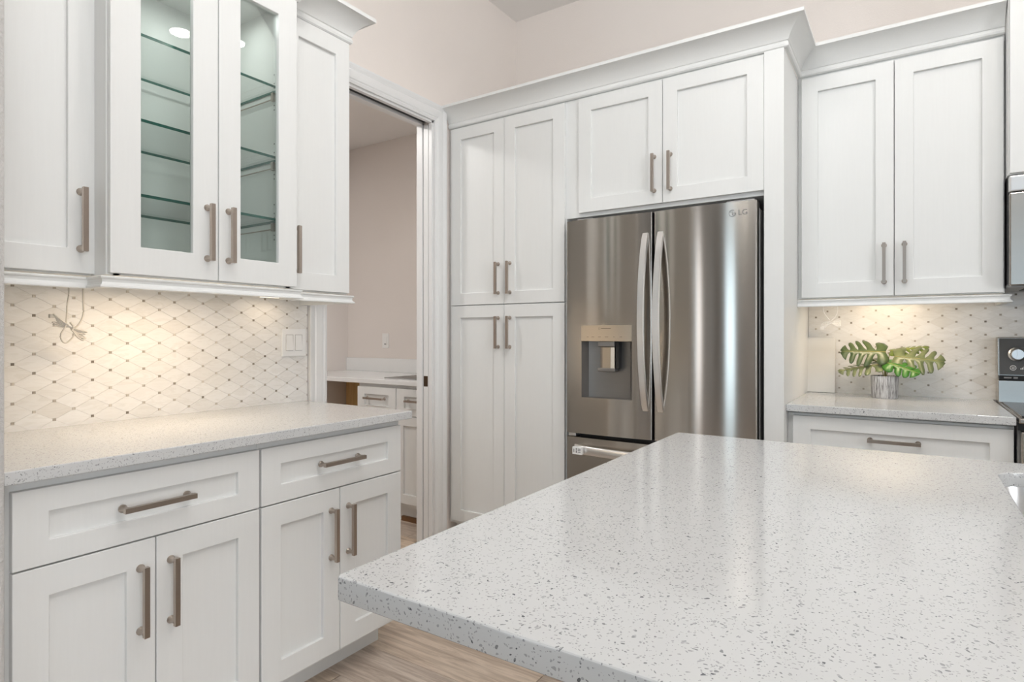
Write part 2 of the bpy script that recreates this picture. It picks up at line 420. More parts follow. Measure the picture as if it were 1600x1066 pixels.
gl = mk('grout_bed', BX(XL, XL + .0042, .460, 1.724, .914, 1.372), GROUT, wall_left)
mosaic(wall_back, -.432, .80, .914, 1.40, -.0291, 1.3252, lambda u, z: (u, YB, z), 0)
gl = mk('grout_bed', BX(-.432, .80, YB - .0042, YB, .914, 1.40), GROUT, wall_back)

# ---- door casing, jambs and the pocket door
CW = .095
cprof = [(0, 0), (0, .011), (.012, .016), (.018, .013), (.024, .017), (.036, .0185), (.060, .0185), (.066, .015), (.078, .019), (.088, .021), (.095, .021), (.095, 0)]
def casing():
    """picture-frame moulding around the opening; profile measured from the inner edge outwards"""
    bm = bmesh.new(); y0, y1, zt = 1.825, 2.582, 2.418
    def corner(k, d, h):
        y, z = ((y0 - d, 0), (y0 - d, zt + d), (y1 + d, zt + d), (y1 + d, 0))[k]
        return (XL + h, y, z)
    rings = [[bm.verts.new(corner(k, d, h)) for d, h in cprof] for k in range(4)]
    n = len(cprof)
    for A, B in zip(rings, rings[1:]):
        for j in range(n): bm.faces.new((A[j], A[(j + 1) % n], B[(j + 1) % n], B[j]))
    bm.faces.new(rings[0]); bm.faces.new(rings[-1][::-1])
    return bm
trim = struct(mk('trim_1', casing(), TRIM), 'white moulded casing around the laundry doorway', 'casing')
mk('jamb', BXS((-2.268, XL, 2.568, 2.582, 0, 2.418), (-2.36, -2.318, 2.568, 2.582, 0, 2.418), (-2.268, -2.264, 2.582, 2.62, 0, 2.418)), TRIM, trim, bevel=.001)
mk('jamb', BXS((-2.36, XL, 1.825, 1.838, 0, 2.418)), TRIM, trim, bevel=.001)
mk('head_jamb', BXS((-2.268, XL, 1.825, 2.582, 2.405, 2.425), (-2.36, -2.318, 1.825, 2.582, 2.405, 2.425)), TRIM, trim, bevel=.001)
mk('track_slot', BX(-2.318, -2.268, 1.838, 2.582, 2.422, 2.426), BLACK, trim)
pdoor = struct(mk('door_1', BX(-2.311, -2.275, 2.572, 2.60, .012, 2.40), TRIM, bevel=.002), 'edge of white pocket door slid into the wall', 'door')
mk('edge_pull', BX(-2.308, -2.278, 2.5705, 2.5725, .912, .972), BRONZE, pdoor, bevel=.0015)

# ================================================================== CABINETRY
# bar pull: square bar on two flared round posts; local z is its length, y points into the door
def pull_mesh():
    bm = bmesh.new(); L = .176; h = L / 2
    bx(bm, -.0063, .0063, -.037, -.025, -h, h)
    for s in (-1, 1):
        zc = s * (h - .009); prof = [(.0105, 0), (.0105, -.003), (.0075, -.007), (.006, -.018), (.0075, -.027)]
        rings = [[bm.verts.new((r * math.cos(2 * PI * k / 12), y, zc + r * math.sin(2 * PI * k / 12))) for k in range(12)] for r, y in prof]
        for A, B in zip(rings, rings[1:]):
            for k in range(12): bm.faces.new((A[k], A[(k + 1) % 12], B[(k + 1) % 12], B[k]))
        bm.faces.new(rings[0]); bm.faces.new(rings[-1])
    bmesh.ops.recalc_face_normals(bm, faces=bm.faces)
    me = bpy.data.meshes.new('handle'); bm.to_mesh(me); bm.free(); me.materials.append(NICKEL)
    me.polygons.foreach_set('use_smooth', [True] * len(me.polygons)); me.set_sharp_from_angle(angle=.6)
    return me
PULL = pull_mesh()
def handle(parent, kind, x, z, y=-.02):
    o = bpy.data.objects.new('handle', PULL); C.objects.link(o); o.parent = parent
    o.location = (x, y, z); o.rotation_euler = (0, 0 if kind == 'v' else PI / 2, 0)
    return o
def frame_bm(x0, x1, z0, z1, st, ra, y0=-.02, y1=0.0):
    bm = bmesh.new(); a, b, c, d = x0 + st, x1 - st, z0 + ra, z1 - ra
    O = [(x0, z0), (x1, z0), (x1, z1), (x0, z1)]; I = [(a, c), (b, c), (b, d), (a, d)]
    f = [[bm.verts.new((p[0], y, p[1])) for p in q] for q, y in ((O, y0), (I, y0), (O, y1), (I, y1))]
    for k in range(4):
        n = (k + 1) % 4
        bm.faces.new((f[0][k], f[0][n], f[1][n], f[1][k])); bm.faces.new((f[2][n], f[2][k], f[3][k], f[3][n]))
        bm.faces.new((f[0][n], f[0][k], f[2][k], f[2][n])); bm.faces.new((f[1][k], f[1][n], f[3][n], f[3][k]))
    return bm
def shaker(parent, name, x0, x1, z0, z1, hd=None, st=.068, ra=None, glass=False):
    ra = ra or st
    d = mk(name, frame_bm(x0, x1, z0, z1, st, ra), CAB, parent, bevel=.0018)
    if glass: mk('glass_pane', BX(x0 + st - .004, x1 - st + .004, -.0085, -.0045, z0 + ra - .004, z1 - ra + .004), GLASS, d)
    else: mk('inset_panel', BX(x0 + st - .004, x1 - st + .004, -.0085, -.002, z0 + ra - .004, z1 - ra + .004), CAB, d)
    if hd: handle(d, *hd)
    return d

# ---- left base cabinets (local x = world +y, local y = into the wall)
XF = -1.641   # face frame plane
def base_cab(label, y0, w, group, loc, rot, fill_l=0, split=True, depth=.58, ends=(0, 0)):
    t = thing('base_cabinet', label, 'cabinet', loc, rot, group)
    mk('carcass', BXS((-fill_l, w, 0.0, .018, .115, .875), (-fill_l, w, .018, depth, .115, .872)), CAB, t, bevel=.001)
    mk('toe_kick', BX(-fill_l, w, .11, .128, 0, .116), CAB, t)
    return t
L1 = base_cab('white base cabinet under left end of hutch counter, wide drawer over two doors', 0, .614, None, (XF, .467, 0), PI / 2, fill_l=.008)
# local x of the doors: world y - .467
def ly(y, o=.467): return y - o
shaker(L1, 'drawer', ly(.484), ly(1.0775), .687, .861, ('h', ly(.782), .775), ra=.055)
shaker(L1, 'door', ly(.484), ly(.7805), .13, .683, ('v', ly(.744), .535))
shaker(L1, 'door', ly(.7835), ly(1.0775), .13, .683, ('v', ly(.819), .535))
L2 = base_cab('white base cabinet under right end of hutch counter, nearest the doorway', 0, .602, None, (XF, 1.0815, 0), PI / 2)
def ly2(y): return y - 1.0815
shaker(L2, 'drawer', ly2(1.0845), ly2(1.6765), .687, .861, ('h', ly2(1.381), .778), ra=.055)
shaker(L2, 'door', ly2(1.0845), ly2(1.381), .13, .683, ('v', ly2(1.344), .535))
shaker(L2, 'door', ly2(1.384), ly2(1.6765), .13, .683, ('v', ly2(1.418), .535))

def slab(name, x0, x1, y0, y1, z0=.884, z1=.914, bev=.003):
    return mk(name, BX(x0, x1, y0, y1, z0, z1), QUARTZ, bevel=bev, seg=3)
tag(slab('countertop', -2.2445, -1.590, .460, 1.707), 'speckled white quartz countertop of the hutch below the glass-door cabinet', 'countertop')
# the short shim that carries the tops on the carcasses
for t, w in ((L1, .614), (L2, .602)): mk('top_rail', BX(-.008 if t is L1 else 0, w, .012, .57, .872, .884), CAB, t)

# ---- left wall cabinets
UZ0, UZ1 = 1.372, 2.415
def wall_cab(label, x, y0, w, dep, glass=False):
    t = thing('wall_cabinet', label, 'cabinet', (x, y0, UZ0), PI / 2)
    h = UZ1 - UZ0; th = .018
    if glass:
        mk('carcass', BXS((0, th, .0, dep, 0, h), (w - th, w, .0, dep, 0, h), (th, w - th, .0, dep, 0, th), (th, w - th, .0, dep, h - th, h), (th, w - th, dep - .008, dep, th, h - th),
           (th, .035, 0, .018, 0, h), (w - .035, w - th, 0, .018, 0, h)), CAB, t)
    else:
        mk('carcass', BX(0, w, 0, dep, 0, h), CAB, t, bevel=.001)
    return t
DT = 2.398 - UZ0
xa = -1.932
A = wall_cab('white wall cabinet with solid door at left picture edge', xa, .4605, .295, xa - XL - .0005)
shaker(A, 'door', .003, .3005, .004, DT, ('v', .262, .150))
G = wall_cab('white wall cabinet with two glass doors and green glass shelves', -1.842, .7565, .606, -1.842 - XL - .0005, glass=True)
def lg(y): return y - .7565
d = shaker(G, 'door', lg(.7595), lg(1.0665), .004, DT, ('v', lg(1.031), .150), st=.079, ra=.079, glass=True)
d = shaker(G, 'door', lg(1.0695), lg(1.3595), .004, DT, ('v', lg(1.101), .150), st=.074, ra=.079, glass=True)
dep = -1.842 - XL
for z in (1.617, 1.839, 2.091):
    bm = BX(.021, .585, .045, dep - .03, z - UZ0 - .0045, z - UZ0 + .0045)
    bm.faces.ensure_lookup_table()
    for f in bm.faces:
        f.normal_update(); f.material_index = 0 if abs(f.normal.z) > .5 else 1
    sh = mk('glass_shelf', bm, [SHELFG, SHELFE], G)
    for xs in (.022, .582):
        bm = bmesh.new()
        tube(bm, [(xs, .09, z - UZ0 - .027), (xs, dep - .06, z - UZ0 - .027)], .0022, 6)
        for yy in (.09, dep - .06): bx(bm, xs - .005 if xs > .3 else xs - .004, xs + .006 if xs > .3 else xs + .007, yy - .006, yy + .006, z - UZ0 - .034, z - UZ0 - .0045)
        mk('shelf_support', bm, NICKEL, sh)
bm = bmesh.new()
for z in [zz + dz for zz in (1.617, 1.839, 2.091) for dz in (-.064, -.048, .016, .032, .064)]:
    for yy in (.09, dep - .06): bx(bm, .5865, .5885, yy - .0022, yy + .0022, z - UZ0 - .0022, z - UZ0 + .0022)
o = mk('pin_holes', bm, GREYINK, G); o['kind'] = 'stuff'
for xs in (.17, .44):  # pucks added to brighten the cabinet interior
    bm = bmesh.new(); lathe(bm, [(0, 1.013), (.026, 1.013), (.032, 1.017), (.033, 1.0245)], 24, (xs, .17), close=False)
    pk = mk('added_puck', bm, PUCK, G, smooth=.6)
    l = bpy.data.lights.new('lamp', 'AREA'); l.shape = 'DISK'; l.size = .05; l.energy = .6; l.color = (.97, 1, .97)
    lo_ = bpy.data.objects.new('lamp', l); C.objects.link(lo_); lo_.parent = G; lo_.location = (xs, .17, 1.008)
B = wall_cab('narrow white wall cabinet with solid door beside the doorway', xa, 1.363, .319, xa - XL - .0005)
shaker(B, 'door', .004, .316, .004, DT, ('v', .052, .150))

# crown and light rail mouldings
crown = [(.0006, 2.404), (.012, 2.404), (.017, 2.409), (.018, 2.418), (.015, 2.425), (.013, 2.431), (.017, 2.434), (.0185, 2.440),
         (.026, 2.455), (.036, 2.470), (.049, 2.484), (.064, 2.495), (.080, 2.502), (.084, 2.503), (.084, 2.518), (.0006, 2.518)]
rail = [(0.0006, 1.335), (.0006, 1.3665), (.020, 1.3665), (.0215, 1.364), (.0205, 1.3605), (.0165, 1.358), (.0155, 1.350), (.018, 1.344), (.0225, 1.341), (.0235, 1.337), (.0225, 1.335)]
bm = bmesh.new(); sweep(bm, [(xa, .4605), (xa, .757), (-1.842, .757), (-1.842, 1.3625), (xa, 1.3625), (xa, 1.682), (XL + .0005, 1.682)], crown)
tag(mk('crown_molding', bm, CAB, smooth=.5), 'white cove crown molding on top of the hutch wall cabinets', 'molding')
bm = bmesh.new(); sweep(bm, [(xa, .4605), (xa, .757), (-1.842, .757), (-1.842, 1.3625), (xa, 1.3625), (xa, 1.682), (XL + .0075, 1.682)], rail)
tag(mk('light_rail', bm, CAB), 'white light rail molding stepping along the hutch wall cabinet bottoms', 'molding')
YU = 3.08; YP = 2.72
bm = bmesh.new(); sweep(bm, [(-2.236, YP), (-.433, YP), (-.433, YU), (.318, YU)], crown)
tag(mk('crown_molding', bm, CAB, smooth=.5), 'white cove crown molding running over pantry, refrigerator and right cabinets', 'molding')
bm = bmesh.new(); sweep(bm, [(-.4325, YU), (.3185, YU), (.3185, YB - .0075)], rail)
tag(mk('light_rail', bm, CAB), 'white light rail molding under the right wall cabinet by the range', 'molding')

# ---- pantry, refrigerator cabinet, end panel (back wall, local axes = world axes)
P = thing('pantry_cabinet', 'tall white pantry cabinet with four doors between doorway and refrigerator', 'cabinet', (-2.236, YP, 0))
mk('carcass', BXS((0, .771, 0, YB - YP - .001, .115, 2.415)), CAB, P, bevel=.001)
mk('toe_kick', BX(.0, .771, .06, .08, 0, .116), CAB, P)
def lp(x): return x + 2.236
shaker(P, 'door', lp(-2.212), lp(-1.8425), 1.376, 2.393, ('v', lp(-1.880), 1.516))
shaker(P, 'door', lp(-1.8395), lp(-1.468), 1.376, 2.393, ('v', lp(-1.803), 1.516))
shaker(P, 'door', lp(-2.212), lp(-1.8425), .135, 1.371, ('v', lp(-1.880), 1.220))
shaker(P, 'door', lp(-1.8395), lp(-1.468), .135, 1.371, ('v', lp(-1.803), 1.220))
F = thing('refrigerator_cabinet', 'white two-door wall cabinet directly above the refrigerator', 'cabinet', (-1.4645, YP, 1.80))
mk('carcass', BX(0, .952, 0, YB - YP - .001, 0, .615), CAB, F, bevel=.001)
def lf(x): return x + 1.4645
shaker(F, 'door', lf(-1.387), lf(-.9545), .019, .593, ('v', lf(-.992), .158))
shaker(F, 'door', lf(-.9515), lf(-.5125), .019, .593, ('v', lf(-.915), .158))
tag(mk('end_panel', BX(-.512, -.4335, 2.703, YB - .001, 0, 2.4035), CAB, bevel=.0015), 'tall white end panel standing right of the refrigerator', 'panel')

# ---- right wall cabinet, bridge cabinet
R = thing('wall_cabinet', 'white two-door wall cabinet above the potted plant', 'cabinet', (-.4325, YU, UZ0))
mk('carcass', BX(0, .751, 0, YB - YU - .0075, 0, 1.043), CAB, R, bevel=.001)
def lr(x): return x + .4325
shaker(R, 'door', lr(-.416), lr(-.0545), .004, 1.018, ('v', lr(-.090), .143))
shaker(R, 'door', lr(-.0515), lr(.3135), .004, 1.018, ('v', lr(-.016), .143))
K = thing('bridge_cabinet', 'taller white wall cabinet above the microwave at right picture edge', 'cabinet', (.3205, 3.0, 1.825))
mk('carcass', BX(0, .757, 0, YB - 3.0 - .001, 0, .90), CAB, K, bevel=.001)
shaker(K, 'door', .003, .3765, .003, .89, ('v', .342, .15)); shaker(K, 'door', .3805, .754, .003, .89, ('v', .415, .15))

# ---- right base cabinet and top
Q = base_cab('white base cabinet with wide drawer between end panel and range', 0, .748, None, (-.4325, 2.795, 0), 0, depth=.60)
mk('top_rail', BX(0, .748, .012, .60, .872, .884), CAB, Q)
def lq(x): return x + .4325
shaker(Q, 'drawer', lq(-.411), lq(.3125), .687, .866, ('h', lq(-.05), .787), ra=.055)
shaker(Q, 'door', lq(-.411), lq(-.0505), .13, .683, ('v', lq(-.087), .535))
shaker(Q, 'door', lq(-.0475), lq(.3125), .13, .683, ('v', lq(-.011), .535))
tag(slab('countertop', -.4332, .3165, 2.745, YB - .0005), 'speckled white quartz countertop under the potted plant', 'countertop')

# ---- island
def island_top():
    cu = bpy.data.curves.new('top', 'CURVE'); cu.dimensions = '2D'; cu.fill_mode = 'BOTH'; cu.extrude = .012; cu.bevel_depth = .003; cu.bevel_resolution = 2; cu.offset = -.003
    def loop(x0, x1, y0, y1, r, n):
        p = []
        for cx, cy, a0 in ((x1 - r, y1 - r, 0), (x0 + r, y1 - r, PI / 2), (x0 + r, y0 + r, PI), (x1 - r, y0 + r, 1.5 * PI)):
            p += [(cx + r * math.cos(a0 + PI / 2 * k / n), cy + r * math.sin(a0 + PI / 2 * k / n)) for k in range(n + 1)]
        s = cu.splines.new('POLY'); s.points.add(len(p) - 1); s.use_cyclic_u = True
        for q, c in zip(s.points, p): q.co = (*c, 0, 1)
    loop(-.577, 2.05, .485, 1.767, .007, 4); loop(.155, .93, 1.20, 1.643, .055, 8)
    t = bpy.data.objects.new('t', cu); C.objects.link(t)
    dg = bpy.context.evaluated_depsgraph_get(); me = bpy.data.meshes.new_from_object(t.evaluated_get(dg)); bpy.data.objects.remove(t)
    me.materials.clear()
    return me
me = island_top()
o = link('countertop', me, QUARTZ, smooth=.5); o.location = (0, 0, .899)
tag(o, 'large speckled white quartz island top in the foreground with sink cutout', 'countertop')
I = thing('island_base', 'white island base cabinet carrying the large foreground countertop', 'cabinet', (-.25, .80, 0))
mk('carcass', BXS((0, .385, 0, .94, .10, .884), (.385, 1.20, 0, .38, .10, .884), (.385, 1.20, .86, .94, .10, .884), (1.20, 2.25, 0, .94, .10, .884), (.385, 1.2, .38, .86, .10, .55)), CAB, I, bevel=.001)
mk('toe_kick', BX(.04, 2.2, .05, .87, 0, .10), CAB, I)
shaker(I, 'back_panel', .02, .74, .14, .86, st=.08); shaker(I, 'back_panel', .76, 1.48, .14, .86, st=.08); shaker(I, 'back_panel', 1.50, 2.22, .14, .86, st=.08)
def sink(label, x0, x1, y0, y1, z1, dp):
    bm = bmesh.new()
    def loop(ins, z, r, n=6):
        p = []
        a, b, c, d = x0 + ins, x1 - ins, y0 + ins, y1 - ins
        for cx, cy, a0 in ((b - r, d - r, 0), (a + r, d - r, PI / 2), (a + r, c + r, PI), (b - r, c + r, 1.5 * PI)):
            p += [bm.verts.new((cx + r * math.cos(a0 + PI / 2 * k / n), cy + r * math.sin(a0 + PI / 2 * k / n), z)) for k in range(n + 1)]
        return p
    ls = [loop(-.012, z1, .06), loop(.0, z1, .055), loop(.003, z1 - .02, .055), loop(.006, z1 - dp + .03, .055), loop(.04, z1 - dp, .04)]
    for A2, B2 in zip(ls, ls[1:]):
        for k in range(len(A2)): bm.faces.new((A2[k], A2[(k + 1) % len(A2)], B2[(k + 1) % len(A2)], B2[k]))
    bm.faces.new(ls[-1])
    t = thing('sink', label, 'sink', (0, 0, 0))
    b = mk('basin', bm, STEELH, t, smooth=.7)
    sd = b.modifiers.new('thickness', 'SOLIDIFY'); sd.thickness = .0015; sd.offset = 0
    bm = bmesh.new(); lathe(bm, [(.0, z1 - dp + .004), (.04, z1 - dp + .004), (.045, z1 - dp + .0015), (.045, z1 - dp), (0, z1 - dp)], 20, ((x0 + x1) / 2, (y0 + y1) / 2), close=False)
    mk('drain', bm, STEELD, t, smooth=.5)
    return t
sink('stainless undermount sink cut into the island top at right picture edge', .150, .935, 1.195, 1.648, .8832, .22)

# ================================================================== REFRIGERATOR
RF = thing('refrigerator', 'stainless steel french door refrigerator with water dispenser', 'refrigerator', (-.977, 2.645, 0))
mk('cabinet_body', BX(-.4485, .4485, .060, .74, .03, 1.745), STEELD, RF, bevel=.004)
mk('gasket', BXS((-.43, .43, .050, .064, .06, 1.74)), BLACK, RF)
HW = .447
def face_y(x, x0, x1):
    """front of a gently bowed door with rounded vertical edges"""
    t = (2 * x - x0 - x1) / (x1 - x0); y = -.012 * (1 - t * t)
    e = min(x - x0, x1 - x); r = .003
    if e < r: y += r - math.sqrt(max(0, r * r - (r - e) ** 2))
    return y
def cols(x0, x1, extra=()):
    xs = [x0 + .005 * (1 - math.cos(PI / 2 * k / 5)) for k in range(6)] + [x1 - .005 * (1 - math.cos(PI / 2 * k / 5)) for k in range(6)]
    n = 22
    xs += [x0 + .005 + (x1 - x0 - .010) * k / n for k in range(1, n)]
    xs = [x for x in xs if all(abs(x - e) > .006 for e in extra)] + list(extra)
    return sorted(xs)
def fridge_door(name, x0, x1, z0, z1, th=.055, rec=None):
    bm = bmesh.new(); xs = cols(x0, x1, (rec[0], rec[1]) if rec else ())
    zs = [z0, rec[2], rec[3], z1] if rec else [z0, z1]
    g = [[bm.verts.new((x, face_y(x, x0, x1), z)) for x in xs] for z in zs]
    nb = [[bm.verts.new((x, th, z)) for x in (x0, x1)] for z in zs]
    for r in range(len(zs) - 1):
        for c in range(len(xs) - 1):
            if rec and r == 1 and xs[c] >= rec[0] - 1e-6 and xs[c + 1] <= rec[1] + 1e-6: continue
            bm.faces.new((g[r][c], g[r][c + 1], g[r + 1][c + 1], g[r + 1][c]))
        bm.faces.new((g[r][0], g[r + 1][0], nb[r + 1][0], nb[r][0])); bm.faces.new((g[r][-1], nb[r][1], nb[r + 1][1], g[r + 1][-1]))
        bm.faces.new((nb[r][0], nb[r + 1][0], nb[r + 1][1], nb[r][1]))
    bm.faces.new(g[0][::-1] + [nb[0][0], nb[0][1]]); bm.faces.new(g[-1] + [nb[-1][1], nb[-1][0]])
    return mk(name, bm, STEEL, RF, smooth=.45)
RX0, RX1, RZ0, RZ1 = -.362, -.100, .901, 1.175
dl = fridge_door('door', -HW, -.0055, .722, 1.770, rec=(RX0, RX1, RZ0, RZ1))
dr = fridge_door('door', .0055, HW, .722, 1.770)
fz = fridge_door('freezer_drawer', -HW, HW, .055, .702)
# dispenser niche: concave liner, control strip, chute, paddle, drip ledge
bm = bmesh.new(); n = 12
def niche_y(t): return -.004 + .052 * min(1, math.sin(PI * t) ** .35)
cs = []
for k in range(n + 1):
    t = k / n; x = RX0 + (RX1 - RX0) * t
    y = face_y(x, -HW, -.0055) if k in (0, n) else .042 - .014 * (2 * t - 1) ** 2 if 1 < k < n - 1 else .030
    cs.append([bm.verts.new((x, y, z)) for z in (RZ0, RZ0 + .012, RZ1)])
for A2, B2 in zip(cs, cs[1:]):
    for j in (0, 1): bm.faces.new((A2[j], B2[j], B2[j + 1], A2[j + 1]))
xs2 = cols(-HW, -.0055, (RX0, RX1)); xs2 = [x for x in xs2 if RX0 - 1e-6 <= x <= RX1 + 1e-6]
lo = [bm.verts.new((x, face_y(x, -HW, -.0055), RZ0)) for x in xs2]
bm.faces.new(lo + [c[0] for c in cs[-2:0:-1]])
niche = mk('dispenser_niche', bm, SATIN, dl, smooth=.6)
bm = bmesh.new()
pts = [(x, face_y(x, -HW, -.0055) - .0035) for x in xs2] + [(RX1, .02), (RX0, .02)]
prism(bm, pts, 'z', RZ1, 1.252)
strip = mk('control_strip', bm, steel('strip_steel', (.62, .54, .44), .28, 0), dl, bevel=.0008)
bm = BXS((-.272, -.186, -.012, .045, 1.148, 1.176))
mk('ice_chute', bm, SATIN, dl, bevel=.004)
bm = bmesh.new()
prism(bm, [(-.266, .004), (-.250, -.006), (-.208, -.006), (-.192, .004), (-.192, .030), (-.266, .030)], 'z', 1.045, 1.148)
mk('paddle', bm, steel('paddle_steel', (.50, .44, .36), .3, 0), dl, bevel=.002)
mk('paddle_foot', BX(-.274, -.184, -.010, .034, 1.030, 1.047), SATIN, dl, bevel=.003)
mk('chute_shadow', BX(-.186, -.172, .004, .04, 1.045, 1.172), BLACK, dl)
fy = face_y(-.231, -HW, -.0055) - .0037
bm = BXS(*[(x - w2, x + w2, fy - .0005, fy + .003, 1.195, 1.197) for x, w2 in ((-.325, .004), (-.297, .007), (-.262, .007), (-.225, .009), (-.187, .004), (-.152, .006))])
bm2 = bm; tube(bm2, [(-.262 + .0045 * math.cos(a), fy - .0002, 1.236 + .0045 * math.sin(a)) for a in [2 * PI * k / 12 for k in range(13)]], .0007, 5)
bx(bm2, -.253, -.203, fy - .0005, fy + .003, 1.2345, 1.2375)
o = mk('panel_marks', bm2, BROWNINK, dl); o['kind'] = 'stuff'
bm = BXS(*[(-.258 + k * .011, -.250 + k * .011, -.0125, -.0115, 1.158, 1.1615) for k in range(5)])
o = mk('chute_marks', bm, GREYINK, dl); o['kind'] = 'stuff'
mk('door_gap_strip', BX(-.0054, -.0044, .0015, .055, .724, 1.768), BLACK, dl)  # thin black strip added to darken the gap between the doors
# bowed bar handles
def ribbon(bm, path, a, b):
    """rounded-rectangle bar: a half width across the path, b half thickness"""
    n = len(path); sec = [(-a, -b * .5), (-a * .8, -b), (a * .8, -b), (a, -b * .5), (a, b * .6), (a * .8, b), (-a * .8, b), (-a, b * .6)]
    rings = []
    for i, (p, s, o) in enumerate(path): rings.append([bm.verts.new(Vector(p) + Vector(s) * u + Vector(o) * v) for u, v in sec])
    for A2, B2 in zip(rings, rings[1:]):
        for k in range(8): bm.faces.new((A2[k], A2[(k + 1) % 8], B2[(k + 1) % 8], B2[k]))
    bm.faces.new(rings[0]); bm.faces.new(rings[-1][::-1])
def bowed(x, z0, z1, y0, bow, n=28, lean=0):
    path = []
    for i in range(n + 1):
        t = i / n; s = math.sin(PI * t) ** .7 if 0 < t < 1 else 0
        y = y0 - bow * s; z = z0 + (z1 - z0) * t
        path.append([Vector((x, y, z)), Vector((1, 0, 0)), None])
    for i in range(n + 1):
        d = (path[min(i + 1, n)][0] - path[max(i - 1, 0)][0]).normalized()
        path[i][2] = d.cross(Vector((1, 0, 0))).normalized()
        if path[i][2].y > 0: path[i][2] = -path[i][2]
    return path
for dd, x in ((dl, -.036), (dr, .036)):
    bm = bmesh.new(); ribbon(bm, bowed(x, .858, 1.672, .004, .070), .0155, -.009)
    mk('handle', bm, STEELH, dd, smooth=.9)
bm = bmesh.new(); path = []
for i in range(29):
    t = i / 28; x = -.402 + .804 * t; s = math.sin(PI * t) ** .4 if 0 < t < 1 else 0
    path.append((Vector((x, face_y(x, -HW, HW) + .006 - .050 * s, .646)), Vector((0, 0, 1)), Vector((0, -1, 0))))
ribbon(bm, path, .021, -.009)
fh = mk('handle', bm, STEELH, fz, smooth=.9)
xx = -.352
mk('warning_label', BX(-.385, -.334, -.060, -.0415, .628, .664), PAPER, fz, bevel=.001)
o = mk('label_print', BXS((-.378, -.374, -.0606, -.0599, .638, .654), (-.366, -.360, -.0606, -.0599, .650, .658), (-.366, -.360, -.0606, -.0599, .636, .647), (-.355, -.341, -.0606, -.0599, .653, .656), (-.355, -.341, -.0606, -.0599, .646, .649), (-.355, -.341, -.0606, -.0599, .638, .641)), GREYINK, fz); o['kind'] = 'stuff'
for s in (-1, 1):
    mk('hinge_cover', BXS((s * .36 - .045 if s < 0 else .315, s * .36 + .045 if s < 0 else .437, .02, .13, 1.745, 1.782)), STEELD, RF, bevel=.008)
    mk('middle_hinge', BXS((s * .42 - .02, s * .42 + .02, .006, .07, .704, .720)), STEELH, RF, bevel=.002)
mk('foot_grille', BX(-.43, .43, .05, .12, 0, .05), BLACK, RF)
# maker's mark: ring emblem and letters near the top right corner of the right door
bm = bmesh.new(); ex, ez = .352, 1.722; ey = face_y(ex, .0055, HW) - .0018
def arc(r, a0, a1, w2, n=24): tube(bm, [(ex + r * math.cos(a0 + (a1 - a0) * k / n), ey, ez + r * math.sin(a0 + (a1 - a0) * k / n)) for k in range(n + 1)], w2, 6)
arc(.0135, math.radians(60), math.radians(360), .0011)
tube(bm, [(ex + .0135, ey, ez), (ex + .004, ey, ez)], .0011, 6)
tube(bm, [(ex, ey, ez + .008), (ex, ey, ez - .007), (ex + .005, ey, ez - .007)], .0010, 6)
lathe(bm, [(0, 0)], 3, close=False) if False else None
bx(bm, ex - .0072, ex - .0045, ey - .0006, ey + .001, ez + .0035, ez + .0062)
mk('emblem', bm, GREYINK, dr)
text('letters', 'LG', .032, GREYINK, dr, (.394, face_y(.394, .0055, HW) - .0012, 1.722), (PI / 2, 0, math.atan(.0826)))

# ================================================================== MICROWAVE AND RANGE
MW = thing('microwave', 'stainless over-range microwave at right picture edge', 'microwave', (.3225, 2.985, 1.395))
mk('housing', BX(0, .755, .035, YB - 2.985 - .001, .006, .425), BLACK, MW, bevel=.004)
mk('vent_strip', BX(0, .755, 0, .036, .362, .425), STEELH, MW, bevel=.006)
dm = mk('door', frame_bm(.0, .56, .0, .358, .055, .05, -.004, .036), STEEL, MW, bevel=.005)
mk('window', BX(.05, .51, .002, .03, .045, .313), BGLASS, dm)
mk('handle', BXS((.525, .545, -.05, -.035, .04, .32), (.528, .542, -.036, .0, .05, .07), (.528, .542, -.036, 0, .29, .31)), STEELH, dm, bevel=.003)
mk('control_panel', BX(.564, .755, -.002, .036, 0, .358), BGLASS, MW, bevel=.004)
mk('underside', BX(.0, .755, .03, .40, -.004, .008), STEELD, MW)
mk('filter_grille', BXS(*[(.06 + .28 * g, .30 + .28 * g, .10 + .022 * k, .112 + .022 * k, -.007, -.003) for g in (0, 1) for k in range(8)]), BLACK, MW)
mk('lamp_lens', BX(.32, .43, .05, .09, -.006, -.003), PAPER, MW)

RG = thing('range', 'stainless electric range beside the plant countertop', 'range', (.3225, 2.735, 0))
mk('body', BX(0, .755, .045, .69, .02, .895), STEELD, RG, bevel=.002)
mk('cooktop', BXS((.0, .755, .0, .69, .893, .912),), STEEL, RG, bevel=.004)
mk('glass_top', BX(.012, .743, .04, .60, .9115, .9165), BGLASS, RG, bevel=.002)
for cx, cy, r in ((.19, .17, .09), (.56, .17, .11), (.19, .44, .075), (.56, .44, .085)):
    bm = bmesh.new(); lathe(bm, [(r - .004, .9166), (r - .004, .9172), (r, .9172), (r, .9166)], 32, (cx, cy), close=False); mk('burner_ring', bm, GREYINK, RG)
bg_ = bmesh.new(); prism(bg_, [(.600, .912), (.606, 1.01), (.622, 1.01), (.640, 1.195), (.690, 1.195), (.690, .912)], 'x', 0, .755)
bgd = mk('backguard', bg_, STEEL, RG, bevel=.003)
prof = lambda z: .606 + (z - 1.02) * .018 / .175 + .002
bm = bmesh.new(); prism(bm, [(.6005, 1.012), (.599, 1.030), (.615, 1.030), (.615, 1.012)], 'x', .004, .751); mk('vent_slot', bm, BLACK, bgd)
o = mk('slot_marks', BXS((.02, .045, .598, .6, 1.018, 1.024), (.052, .066, .598, .6, 1.017, 1.025)), GREYINK, bgd); o['kind'] = 'stuff'
